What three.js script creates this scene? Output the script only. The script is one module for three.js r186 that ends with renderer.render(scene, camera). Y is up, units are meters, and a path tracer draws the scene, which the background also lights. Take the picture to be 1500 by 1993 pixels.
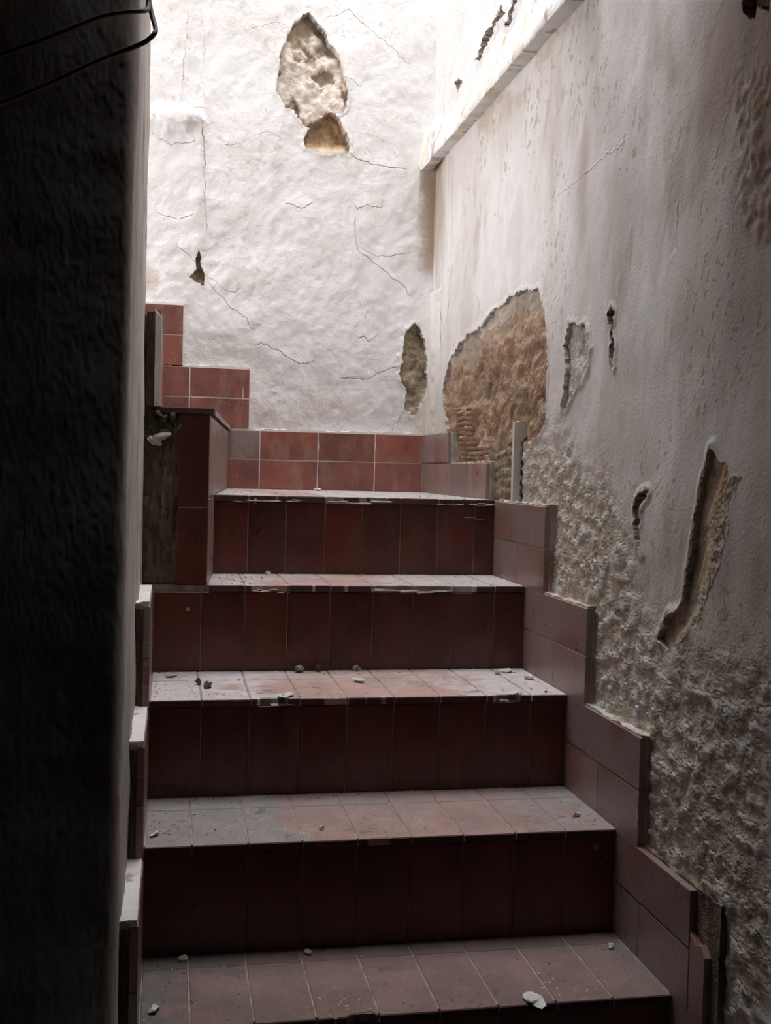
import * as THREE from 'three';
import { RectAreaLightUniformsLib } from 'three/addons/lights/RectAreaLightUniformsLib.js';
import { mergeGeometries } from 'three/addons/utils/BufferGeometryUtils.js';

// ---------------------------------------------------------------- camera, sky, exposure
const scene = new THREE.Scene();
const camera = new THREE.PerspectiveCamera(49.43, 1500 / 1993, 0.05, 60);
const EYE = 1.4;
camera.position.set(0, EYE, 0);
camera.rotation.order = 'YXZ';
camera.rotation.set(-2.108 * Math.PI / 180, -10.904 * Math.PI / 180, 1.378 * Math.PI / 180);
const renderer = new THREE.WebGLRenderer({ antialias: true });
renderer.toneMapping = THREE.LinearToneMapping;
renderer.toneMappingExposure = 1.0;
renderer.shadowMap.enabled = true;
scene.background = new THREE.Color(0.94, 0.98, 1.05);   // even overcast sky, seen only through the open top of the stairwell
scene.backgroundIntensity = 13.0;

// ---------------------------------------------------------------- plan of the place (metres; z runs away from the camera as -z)
const RISE = 0.19, L5 = EYE - 0.067;
const level = (k) => L5 + (k - 5) * RISE;
const ZF = { '-1': 1.157, 0: 1.397, 1: 1.638, 2: 1.879, 3: 2.150, 4: 2.443, 5: 2.705, 6: 3.538 };   // depth of each riser
const XL = -0.035, XR = 0.801;           // the stair between its skirtings
const WALL_R = 0.823, WALL_B = 3.552, PIER = -0.058, PIER_NEAR = 1.575, PIER_FAR = 2.443;
const CEIL = 2.60, CEIL_EDGE = 1.79, SEEN_TOP = 3.25, TOP = 6.0, FAR_LEFT = -2.2, GATE = 2.5;

// area lights added in two unseen openings: the shaft top and a made-up side doorway
RectAreaLightUniformsLib.init();
function opening(w, h, from, to, power) { const l = new THREE.RectAreaLight(new THREE.Color(0.94, 0.98, 1.05), power, w, h); l.position.set(...from); l.lookAt(...to); scene.add(l); return l; }
opening(WALL_R + 0.35, 1.76, [(WALL_R - 0.35) / 2, TOP - 0.02, -2.67], [(WALL_R - 0.35) / 2, 0, -2.6701], 12.5).name = 'skylight';
opening(1.10, GATE - 1.91, [FAR_LEFT + 0.02, (GATE + 1.91) / 2, -3.0], [1, (GATE + 1.91) / 2, -3.0], 7.5).name = 'added_side_light';

// ---------------------------------------------------------------- small tools
let seed = 7;
const rnd = () => { seed = (seed + 0x6d2b79f5) | 0; let t = Math.imul(seed ^ (seed >>> 15), 1 | seed); t = (t + Math.imul(t ^ (t >>> 7), 61 | t)) ^ t; return ((t ^ (t >>> 14)) >>> 0) / 4294967296; };
const rr = (a, b) => a + (b - a) * rnd();
const clamp = (x, a = 0, b = 1) => x < a ? a : x > b ? b : x;
const smooth = (a, b, x) => { const t = clamp((x - a) / (b - a)); return t * t * (3 - 2 * t); };
const H = new Float32Array(65536);
for (let i = 0; i < 65536; i++) H[i] = rnd() * 2 - 1;
function noise(x, y) {                     // value noise, -1 .. 1
  const ix = Math.floor(x), iy = Math.floor(y); let fx = x - ix, fy = y - iy;
  fx = fx * fx * (3 - 2 * fx); fy = fy * fy * (3 - 2 * fy);
  const a = H[(ix * 73 + iy * 9277) & 65535], b = H[((ix + 1) * 73 + iy * 9277) & 65535], c = H[(ix * 73 + (iy + 1) * 9277) & 65535], d = H[((ix + 1) * 73 + (iy + 1) * 9277) & 65535];
  return a + (b - a) * fx + (c + (d - c) * fx - a - (b - a) * fx) * fy;
}
function fbm(x, y, n) { let s = 0, a = 0.5; for (let i = 0; i < n; i++) { s += a * noise(x, y); x = x * 2.03 + 17.3; y = y * 2.03 + 5.7; a *= 0.5; } return s; }
const LUT = new Uint8Array(4097);
for (let i = 0; i <= 4096; i++) { const c = i / 4096; LUT[i] = Math.round(255 * (c <= 0.0031308 ? 12.92 * c : 1.055 * Math.pow(c, 1 / 2.4) - 0.055)); }
const enc = (c) => LUT[Math.round(clamp(c) * 4096)];
function texture(data, w, h, srgb, repeat) {
  const t = new THREE.DataTexture(data, w, h, THREE.RGBAFormat);
  t.magFilter = THREE.LinearFilter; t.minFilter = THREE.LinearFilter; t.generateMipmaps = false;
  t.wrapS = t.wrapT = repeat ? THREE.RepeatWrapping : THREE.ClampToEdgeWrapping;
  if (srgb) t.colorSpace = THREE.SRGBColorSpace;
  t.needsUpdate = true;
  return t;
}
const used = {};
const numbered = (n) => { const k = used[n] = (used[n] ?? -1) + 1; return k ? n + '_' + String(k).padStart(3, '0') : n; };
function part(name, geo, mat, parent) {
  const m = new THREE.Mesh(geo, mat); m.name = name; m.castShadow = m.receiveShadow = true; parent.add(m); return m;
}
function structure(name, geo, mat) { const m = part(name, geo, mat, scene); m.userData.kind = 'structure'; return m; }
function structureGroup(name) { const g = new THREE.Group(); g.name = name; g.userData.kind = 'structure'; scene.add(g); return g; }
function tag(o, label, category, group) { o.userData.label = label; o.userData.category = category; if (group) o.userData.group = group; return o; }
function box(x0, x1, y0, y1, z0, z1) { const g = new THREE.BoxGeometry(x1 - x0, y1 - y0, z1 - z0); g.translate((x0 + x1) / 2, (y0 + y1) / 2, (z0 + z1) / 2); return g; }
const pairs = (a) => { const r = []; for (let i = 0; i < a.length; i += 2) r.push([a[i] / 1000, a[i + 1] / 1000]); return r; };

// A slab with an outline in x, y, its front face at z = 0 with a chamfer b, its back at z = -t. uv(x, y) maps the outline.
function slab(outline, t, b, uv, tilt = 0) {
  const n = outline.length, P = [], U = [], inner = [];
  for (let i = 0; i < n; i++) {
    const [px, py] = outline[(i + n - 1) % n], [x, y] = outline[i], [qx, qy] = outline[(i + 1) % n];
    let ax = x - px, ay = y - py, bx = qx - x, by = qy - y; const la = Math.hypot(ax, ay) || 1, lb = Math.hypot(bx, by) || 1;
    ax /= la; ay /= la; bx /= lb; by /= lb;
    let nx = -(ay + by), ny = ax + bx; const d = Math.hypot(nx, ny) || 1; nx /= d; ny /= d;
    const k = Math.min(2, 1 / Math.max(0.4, Math.abs(nx * -ay + ny * ax)));
    inner.push([x + nx * b * k, y + ny * b * k, tilt * noise(x * 60 + 3, y * 60)]);
  }
  const v = (x, y, z) => { P.push(x, y, z); U.push(...uv(x, y)); };
  for (const [a, c, d] of THREE.ShapeUtils.triangulateShape(inner.map(([x, y]) => new THREE.Vector2(x, y)), [])) for (const i of [a, c, d]) v(inner[i][0], inner[i][1], inner[i][2]);
  for (let i = 0; i < n; i++) {
    const j = (i + 1) % n, o = outline[i], q = outline[j], a = inner[i], c = inner[j];
    const quad = (A, B, C, D) => { v(...A); v(...B); v(...C); v(...A); v(...C); v(...D); };
    quad([o[0], o[1], -b], [q[0], q[1], -b], [c[0], c[1], c[2]], [a[0], a[1], a[2]]);
    quad([o[0], o[1], -t], [q[0], q[1], -t], [q[0], q[1], -b], [o[0], o[1], -b]);
  }
  const g = new THREE.BufferGeometry();
  g.setAttribute('position', new THREE.Float32BufferAttribute(P, 3)); g.setAttribute('uv', new THREE.Float32BufferAttribute(U, 2));
  g.computeVertexNormals();
  return g;
}
const rect = (x0, x1, y0, y1) => [[x0, y0], [x1, y0], [x1, y1], [x0, y1]];
// A rectangle whose low-y edge is broken off by up to d.
function broken(x0, x1, y0, y1, d, at0 = 0, at1 = 1) {
  const e = [], n = 9;
  for (let i = 0; i <= n; i++) { const s = i / n, inside = s >= at0 && s <= at1 ? 1 : 0; e.push([x0 + (x1 - x0) * s, y0 + inside * d * (0.55 + 0.45 * rnd())]); }
  return [...e, [x1, y1], [x0, y1]];
}
// An irregular lump or flake
function lump(sx, sy, sz, detail = 1, rough = 0.35) {
  const g = new THREE.IcosahedronGeometry(1, detail), p = g.attributes.position, k = rnd() * 90;
  for (let i = 0; i < p.count; i++) {
    const x = p.getX(i), y = p.getY(i), z = p.getZ(i), r = 1 + rough * noise(x * 1.7 + k, y * 1.7 + z * 1.3 + k);
    p.setXYZ(i, x * r * sx, y * r * sy, z * r * sz);
  }
  g.computeVertexNormals();
  return g;
}

// ---------------------------------------------------------------- tile, dust and mortar textures
function paintTexture(w, h, fn, srgb, repeat) {
  const data = new Uint8Array(w * h * 4), c = [0, 0, 0];
  for (let y = 0, o = 0; y < h; y++) for (let x = 0; x < w; x++, o += 4) {
    fn(x / w, y / h, c);
    if (srgb) { data[o] = enc(c[0]); data[o + 1] = enc(c[1]); data[o + 2] = enc(c[2]); } else { data[o] = data[o + 1] = data[o + 2] = clamp(c[0]) * 255; }
    data[o + 3] = 255;
  }
  return texture(data, w, h, srgb, repeat);
}
const mix = (c, r, g, b, t) => { c[0] += (r - c[0]) * t; c[1] += (g - c[1]) * t; c[2] += (b - c[2]) * t; };
// glazed brown-red tile body, 0.8 m to the side: cloudy firing, fine grain, scuffs and a few dust specks
const tileTex = paintTexture(1024, 1024, (u, v, c) => {
  const x = u * 0.8, y = v * 0.8, k = 1 + 0.45 * fbm(x * 14, y * 14, 4) + 0.16 * noise(x * 420, y * 420);
  c[0] = 0.255 * k; c[1] = 0.098 * k; c[2] = 0.076 * k;
  mix(c, 0.33, 0.14, 0.085, 0.5 * smooth(0.1, 0.45, fbm(x * 9 + 40, y * 9, 3)));
  mix(c, 0.36, 0.27, 0.23, 0.30 * smooth(0.02, 0.5, fbm(x * 30 + 9, y * 11 + 4, 4)));
  mix(c, 0.42, 0.36, 0.32, 0.75 * smooth(0.66, 0.85, noise(x * 260 + 5, y * 260)) * smooth(0.1, 0.4, fbm(x * 20, y * 20 + 60, 2)));
}, true, true);
// treads: eight bands, one per step; red tile where feet keep it clean, grey settled dust and grit elsewhere
const BANDS = 8;
const treadTex = paintTexture(1024, 2048, (u, v, c) => {
  const band = Math.floor(v * BANDS), w = v * BANDS - band, x = u * 1.0 - 0.1, z = w * 0.32, q = band * 7.7;
  const k = 1 + 0.35 * fbm(x * 16 + q, z * 16, 3) + 0.12 * noise(x * 300, z * 300 + q);
  const wk = k * [1.0, 1.05, 1.45, 1.75, 1.5, 1.5, 1, 1][band]; c[0] = 0.225 * wk; c[1] = 0.130 * wk; c[2] = 0.108 * wk;
  const mid = [0.42, 0.42, 0.46, 0.40, 0.36, 0.30, 0.3, 0.3][band], half = [0.33, 0.36, 0.24, 0.20, 0.16, 0.05, 0.1, 0.1][band];
  const worn = 1 - smooth(half - 0.05, half + 0.09, Math.abs(x - mid) + 0.13 * fbm(x * 11 + q, z * 11, 4) + 0.07 * noise(x * 45, z * 45 + q));
  const bare = clamp(worn * (0.88 + 0.6 * fbm(x * 9 + 3, z * 9 + q, 4)) - 0.30 * smooth(0.10, 0.28, z) + 0.1 * noise(x * 150, z * 150));
  const g = 1 + 0.22 * fbm(x * 60 + 8, z * 60 + q, 4) + 0.14 * noise(x * 500, z * 500);
  const pale = [0.12, 0.115, 0.25, 0.56, 0.46, 0.46, 0.42, 0.42][band];
  mix(c, pale * g, pale * 0.90 * g, pale * 0.86 * g, clamp(0.92 - 0.78 * bare));
  if (z < 0.0052) { c[0] = 0.075 * k; c[1] = 0.030 * k; c[2] = 0.025 * k; }
  mix(c, 0.09, 0.07, 0.06, 0.6 * smooth(0.45, 0.7, noise(x * 120 + q, z * 120)) * smooth(0.1, 0.4, fbm(x * 14, z * 14 + q, 3)));
  mix(c, 0.72, 0.68, 0.64, 0.8 * smooth(0.80, 0.92, noise(x * 230 + q, z * 230 + 9)) * smooth(0.1, 0.4, fbm(x * 8 + 70, z * 8 + q, 2)));
}, true, false);
const grit = paintTexture(512, 512, (u, v, c) => { c[0] = 0.5 + 0.35 * fbm(u * 60, v * 60, 4) + 0.2 * noise(u * 230, v * 230); }, false, true);
const mortarTex = paintTexture(512, 512, (u, v, c) => {
  const k = 1 + 0.5 * fbm(u * 26, v * 26, 5); c[0] = 0.47 * k; c[1] = 0.42 * k; c[2] = 0.36 * k;
  mix(c, 0.25, 0.16, 0.10, 0.6 * smooth(0.05, 0.4, fbm(u * 12 + 30, v * 12, 4)));
}, true, true);
const oldMortarTex = paintTexture(512, 512, (u, v, c) => {
  const k = 1 + 0.6 * fbm(u * 22, v * 8, 5); c[0] = 0.155 * k; c[1] = 0.108 * k; c[2] = 0.068 * k;
  mix(c, 0.30, 0.24, 0.17, 0.7 * smooth(0.05, 0.35, fbm(u * 14 + 30, v * 5, 4)));
  mix(c, 0.05, 0.03, 0.02, 0.7 * smooth(0.15, 0.35, fbm(u * 18 + 60, v * 7 + 9, 4)));
}, true, true);
const roughTex = paintTexture(512, 512, (u, v, c) => { c[0] = 0.37 + 0.10 * fbm(u * 18, v * 18, 4) + 0.06 * noise(u * 160, v * 160); }, false, true);
const tileMats = [[1, 1, 1], [0.86, 0.84, 0.85], [1.12, 1.05, 1.0], [0.95, 0.9, 0.95]].map((c) => new THREE.MeshStandardMaterial({ map: tileTex, color: new THREE.Color(...c), roughness: 1, roughnessMap: roughTex, bumpMap: grit, bumpScale: 0.0006 }));
const treadMat = new THREE.MeshStandardMaterial({ map: treadTex, roughness: 0.82 });
const mortarMat = new THREE.MeshStandardMaterial({ map: mortarTex, roughness: 0.95, bumpMap: grit, bumpScale: 0.002 });
const oldMortarMat = new THREE.MeshStandardMaterial({ map: oldMortarTex, roughness: 0.95, bumpMap: grit, bumpScale: 0.003 });
const groutMat = new THREE.MeshStandardMaterial({ map: mortarTex, color: new THREE.Color(0.66, 0.58, 0.54), roughness: 0.95 });
const flakeMat = new THREE.MeshStandardMaterial({ color: new THREE.Color(0.74, 0.70, 0.66), roughness: 0.9, bumpMap: grit, bumpScale: 0.001 });
const chipMat = new THREE.MeshStandardMaterial({ map: mortarTex, color: new THREE.Color(1.15, 1.12, 1.12), roughness: 0.95, bumpMap: grit, bumpScale: 0.002 });
const dirtMat = new THREE.MeshStandardMaterial({ color: new THREE.Color(0.10, 0.085, 0.075), roughness: 0.95 });
const plainPlaster = new THREE.MeshStandardMaterial({ color: new THREE.Color(0.74, 0.715, 0.69), roughness: 0.95, bumpMap: grit, bumpScale: 0.002 });
const dimMat = new THREE.MeshStandardMaterial({ color: new THREE.Color(0.07, 0.068, 0.066), roughness: 0.95 });   // unseen passage surfaces, coloured dark to hold back bounced light
// the same tile greyed by lime dust, rubbed in places, with grazing sheen put into the grey
const sheenDustTex = paintTexture(1024, 1024, (u, v, c) => {
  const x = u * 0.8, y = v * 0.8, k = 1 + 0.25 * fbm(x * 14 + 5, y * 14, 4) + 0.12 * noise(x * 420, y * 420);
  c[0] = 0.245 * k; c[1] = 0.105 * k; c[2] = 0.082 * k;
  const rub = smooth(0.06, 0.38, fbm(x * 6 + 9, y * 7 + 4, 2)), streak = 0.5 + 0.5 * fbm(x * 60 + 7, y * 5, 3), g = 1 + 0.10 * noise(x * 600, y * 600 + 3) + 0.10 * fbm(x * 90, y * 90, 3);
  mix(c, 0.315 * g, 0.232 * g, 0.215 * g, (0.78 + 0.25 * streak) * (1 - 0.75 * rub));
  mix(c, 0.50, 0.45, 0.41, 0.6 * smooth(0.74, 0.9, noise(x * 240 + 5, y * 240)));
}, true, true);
const shapes = { map: tileTex, roughness: 1, roughnessMap: roughTex, bumpMap: grit, bumpScale: 0.0006 };
const glazed = { ...shapes, map: sheenDustTex, roughness: 0.9, bumpScale: 0.0004 };
const sheenDustMats = [[1, 1, 1], [0.88, 0.89, 0.9], [1.1, 1.08, 1.08]].map((c) => new THREE.MeshStandardMaterial({ ...glazed, color: new THREE.Color(...c) }));
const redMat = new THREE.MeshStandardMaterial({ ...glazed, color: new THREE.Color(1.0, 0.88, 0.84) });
const shadedTileMats = [[0.40, 0.26, 0.24], [0.33, 0.24, 0.24], [0.45, 0.28, 0.22], [0.38, 0.26, 0.25]].map((c) => new THREE.MeshStandardMaterial({ ...shapes, color: new THREE.Color(...c) }));   // darker copy of the tile: the shade on the risers put into the colour
const pickFrom = (a) => a[Math.floor(rnd() * a.length)];
const pick = () => tileMats[Math.floor(rnd() * 4)];
function tileUV() { const ox = rnd(), oy = rnd(); return (x, y) => [ox + x / 0.8, oy + y / 0.8]; }
const uvMortar = (x, y) => [x / 0.5, y / 0.5];

// ---------------------------------------------------------------- plastered walls: a relief grid with real rims round the bare patches
function sdPoly(poly, x, y) {
  let d = 1e9, s = 1;
  for (let i = 0, n = poly.length, j = n - 1; i < n; j = i, i++) {
    const ax = poly[j][0], ay = poly[j][1], ex = poly[i][0] - ax, ey = poly[i][1] - ay, wx = x - ax, wy = y - ay, t = clamp((wx * ex + wy * ey) / (ex * ex + ey * ey || 1));
    const dx = wx - ex * t, dy = wy - ey * t; d = Math.min(d, dx * dx + dy * dy);
    const c1 = y >= ay, c2 = y < poly[i][1], c3 = ex * wy > ey * wx;
    if ((c1 && c2 && c3) || (!c1 && !c2 && !c3)) s = -s;
  }
  return s * Math.sqrt(d);
}
const bounds = (pts, m) => { const xs = pts.map((p) => p[0]), ys = pts.map((p) => p[1]); return [Math.min(...xs) - m, Math.max(...xs) + m, Math.min(...ys) - m, Math.max(...ys) + m]; };
const inside = (b, x, y) => x > b[0] && x < b[1] && y > b[2] && y < b[3];
function patchSd(p, u, v) {
  if (!inside(p.b, u, v)) return 1;
  const j = p.jag ?? 0.004, w = (p.wander ?? 0.006);
  u += w * noise(u * 24 + 60, v * 24); v += w * noise(u * 24, v * 24 + 90);
  return sdPoly(p.pts, u + j * noise(u * 70 + 5, v * 70) + 0.3 * j * noise(u * 190, v * 190), v + j * noise(u * 70, v * 70 + 31) + 0.3 * j * noise(u * 190 + 7, v * 190));
}
function crackAt(c, u, v) {                // signed distance to a wandering line
  if (!inside(c.b, u, v)) return null;
  const uu = u + 0.004 * noise(u * 55, v * 55 + 9) + 0.002 * noise(u * 160, v * 160), vv = v + 0.004 * noise(u * 55 + 40, v * 55) + 0.002 * noise(u * 160 + 3, v * 160);
  let best = 1e9, side = 1, end = 0;
  for (let i = 0; i + 1 < c.pts.length; i++) {
    const [ax, ay] = c.pts[i], ex = c.pts[i + 1][0] - ax, ey = c.pts[i + 1][1] - ay, wx = uu - ax, wy = vv - ay, t = clamp((wx * ex + wy * ey) / (ex * ex + ey * ey));
    const d = Math.hypot(wx - ex * t, wy - ey * t);
    if (d < best) { best = d; side = ex * wy - ey * wx > 0 ? 1 : -1; end = (i + t) / (c.pts.length - 1); }
  }
  return [best, side, end];
}
// o: u0,u1,v0,v1, cell, place(u,v,h) -> [x,y,z], flip, shade(u,v,s) sets s.h (relief), s.f (fine relief), s.c (colour); patches, cracks
function wall(name, o) {
  for (const p of o.patches) p.b = bounds(p.pts, 0.03);
  for (const c of o.cracks) c.b = bounds(c.pts, 0.07);
  const s = { h: 0, f: 0, c: [0, 0, 0], m: 0, mh: 0 };
  const eval_ = (u, v) => {
    s.f = 0; s.m = 0; o.shade(u, v, s);
    for (const c of o.cracks) {
      const q = crackAt(c, u, v); if (!q) continue;
      const [d, side, e] = q, fade = smooth(0, 0.12, e) * smooth(1, 0.88, e), w = c.w ?? 0.0012;
      if (side * (c.up ?? 1) > 0) s.f += (c.step ?? 0.0015) * fade * Math.exp(-d / 0.03);
      if (d < w * 3) { const k = fade * (1 - smooth(w * 0.5, w * 1.6, d)) * (0.6 + 0.5 * noise(u * 40, v * 40)); s.f -= 0.003 * clamp(k); mix(s.c, 0.30, 0.22, 0.17, clamp(k * (c.dirt ?? 0.45))); }  // dirt line along the crack, with the groove shade put into its colour
    }
    s.mh = s.h; s.which = -1; s.sd = 1;
    for (let i = 0; i < o.patches.length; i++) {
      const p = o.patches[i], d = patchSd(p, u, v);
      if (d < s.sd) { s.sd = d; s.near = i; }
      if (d < 0) s.which = i;
    }
    return s;
  };
  const W = o.tw, Ht = o.th, col = new Uint8Array(W * Ht * 4), bmp = new Uint8Array(W * Ht * 4), FR = 0.008;
  for (let y = 0, k = 0; y < Ht; y++) for (let x = 0; x < W; x++, k += 4) {
    const u = o.u0 + (x + 0.5) / W * (o.u1 - o.u0), v = o.v0 + (y + 0.5) / Ht * (o.v1 - o.v0);
    eval_(u, v);
    if (s.which >= 0) { s.f = 0; o.patches[s.which].shade(u, v, s, -s.sd); }
    col[k] = enc(s.c[0]); col[k + 1] = enc(s.c[1]); col[k + 2] = enc(s.c[2]); col[k + 3] = 255;
    bmp[k] = bmp[k + 1] = bmp[k + 2] = clamp(s.f / FR + 0.5) * 255; bmp[k + 3] = 255;
  }
  const mat = new THREE.MeshStandardMaterial({ map: texture(col, W, Ht, true, false), bumpMap: texture(bmp, W, Ht, false, false), bumpScale: FR, roughness: o.rough ?? 0.93 });
  const nu = Math.round((o.u1 - o.u0) / o.cell), nv = Math.round((o.v1 - o.v0) / o.cell), N = (nu + 1) * (nv + 1);
  const U = new Float32Array(N), V = new Float32Array(N), hp = new Float32Array(N), hm = new Float32Array(N);
  for (let j = 0; j <= nv; j++) for (let i = 0; i <= nu; i++) {
    let u = o.u0 + (o.u1 - o.u0) * i / nu, v = o.v0 + (o.v1 - o.v0) * j / nv; const n = j * (nu + 1) + i;
    if (i && j && i < nu && j < nv) for (const p of o.patches) {
      if (!inside(p.b, u, v)) continue;
      const d = patchSd(p, u, v);
      if (Math.abs(d) < o.cell * 0.55) {
        const e = 0.0012, gx = (patchSd(p, u + e, v) - patchSd(p, u - e, v)) / (2 * e), gy = (patchSd(p, u, v + e) - patchSd(p, u, v - e)) / (2 * e), g = Math.max(0.6, gx * gx + gy * gy);
        u -= clamp(d * gx / g, -0.55 * o.cell, 0.55 * o.cell); v -= clamp(d * gy / g, -0.55 * o.cell, 0.55 * o.cell);
        break;
      }
    }
    U[n] = u; V[n] = v; eval_(u, v); hp[n] = s.h; hm[n] = s.h;
    if (s.sd < o.cell * 2) { const p = o.patches[s.near]; s.mh = s.h - p.depth; p.shade(u, v, s, -s.sd); hm[n] = s.mh; if (s.sd > 0 && p.lip) hp[n] += p.lip * Math.exp(-s.sd / 0.02) * (p.lipAt ? p.lipAt(u, v) : 1); }
  }
  const tris = [[], ...o.patches.map(() => [])], owner = new Int8Array(nu * nv * 2);
  const cent = (a, b, c) => { const u = (U[a] + U[b] + U[c]) / 3, v = (V[a] + V[b] + V[c]) / 3; let r = 0; for (let i = 0; i < o.patches.length; i++) if (patchSd(o.patches[i], u, v) < 0) r = i + 1; return r; };
  const edges = new Map();
  const addTri = (a, b, c) => {
    const w = cent(a, b, c); tris[w].push(a, b, c);
    for (const [p, q] of [[a, b], [b, c], [c, a]]) { const k = Math.min(p, q) * N + Math.max(p, q); const e = edges.get(k); if (e === undefined) edges.set(k, w * 8e12 + 0 + (p < q ? 0 : 4e12) + k * 0); else edges.set(k, [Math.floor(e / 8e12), w, (e % 8e12) >= 4e12]); }
  };
  for (let j = 0; j < nv; j++) for (let i = 0; i < nu; i++) {
    const a = j * (nu + 1) + i, b = a + 1, c = a + nu + 1, d = c + 1;
    if ((i + j) & 1) { addTri(a, b, d); addTri(a, d, c); } else { addTri(a, b, c); addTri(b, d, c); }
  }
  const rims = o.patches.map(() => []);
  for (const [k, e] of edges) if (Array.isArray(e) && e[0] !== e[1]) {
    const lo = Math.floor(k / N), hi = k % N, p = e[2] ? hi : lo, q = e[2] ? lo : hi;   // p -> q runs counter-clockwise round the first triangle
    const w = Math.max(e[0], e[1]);
    rims[w - 1].push(e[0] === w ? [p, q] : [q, p], e);
  }
  const meshOf = (list, hh, rim, base) => {
    const map = new Map(), P = [], T = [], I = [];
    const at = (n, h, key) => {
      if (map.has(key)) return map.get(key);
      const i = P.length / 3; map.set(key, i); P.push(...o.place(U[n], V[n], h)); T.push((U[n] - o.u0) / (o.u1 - o.u0), (V[n] - o.v0) / (o.v1 - o.v0)); return i;
    };
    const tri = (a, b, c) => (o.flip ? I.push(a, c, b) : I.push(a, b, c));
    for (let i = 0; i < list.length; i += 3) tri(at(list[i], hh[list[i]], list[i]), at(list[i + 1], hh[list[i + 1]], list[i + 1]), at(list[i + 2], hh[list[i + 2]], list[i + 2]));
    if (rim) for (let i = 0; i < rim.length; i += 2) {
      const [p, q] = rim[i];
      const a = at(p, hm[p], 'l' + p), b = at(q, hm[q], 'l' + q), c = at(p, hp[p], 'h' + p), d = at(q, hp[q], 'h' + q);
      tri(a, c, b); tri(b, c, d);
    }
    const g = new THREE.BufferGeometry(); g.setAttribute('position', new THREE.Float32BufferAttribute(P, 3)); g.setAttribute('uv', new THREE.Float32BufferAttribute(T, 2)); g.setIndex(I); g.computeVertexNormals();
    return g;
  };
  let g = meshOf(tris[0], hp);
  if (o.back) { const b = o.back.map((q) => q.toNonIndexed()); g = mergeGeometries([g.toNonIndexed(), ...b]); }
  const root = structure(name, g, mat);
  o.patches.forEach((p, i) => { const m = part(p.name, meshOf(tris[i + 1], hm, rims[i]), mat, root); if (p.label) m.userData.label = p.label; });
  return root;
}
// Earth-coloured rubble behind the plaster
function rubble(base, light, amount, rough = 0.008, sx = 1, sy = 1) {
  return (u, v, s) => {
    const n = fbm(u * 26 * sx, v * 26 * sy, 5), m = fbm(u * 60 * sx + 11, v * 60 * sy, 4), f = noise(u * 240, v * 240);
    const k = 1 + 0.55 * n + 0.35 * m + 0.12 * f;
    s.c[0] = base[0] * k; s.c[1] = base[1] * k; s.c[2] = base[2] * k;
    mix(s.c, ...light, amount * smooth(0.0, 0.3, fbm(u * 20 * sx + 50, v * 20 * sy + 8, 4)));
    s.mh += rough * (n * 1.3 + m * 0.8); s.f = 0.0007 * f + 0.0018 * fbm(u * 110, v * 110 + 6, 3);
  };
}

// ---------------------------------------------------------------- right wall
const CRUMB = pairs([2625, 1454, 2398, 1486, 2168, 1427, 2026, 1367, 1917, 1238, 1734, 1107, 1437, 1134, 1376, 651, 1380, 300, 1600, 300, 1811, 758, 2099, 943, 2367, 1141, 2658, 1352]);
const RIBS = pairs([3227, 1591, 2888, 1574, 2860, 1480, 2880, 1400, 3090, 1400, 3218, 1507]);
const SCAB = pairs([1586, 1972, 1525, 1985, 1420, 1980, 1420, 1740, 1496, 1774, 1532, 1857]);
const crumbBox = bounds(CRUMB, 0.12), scabBox = bounds(SCAB, 0.06), LIME = [0.76, 0.725, 0.695];
const LEFT5 = (v) => 1.60 + (1.45 - v) * (v > 1.2 ? 0.27 : 0.27) + Math.max(0, 1.2 - v) * 0.9;
const r1 = rubble([0.36, 0.235, 0.150], [0.44, 0.33, 0.235], 0.7, 0.007, 0.6, 1);
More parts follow.
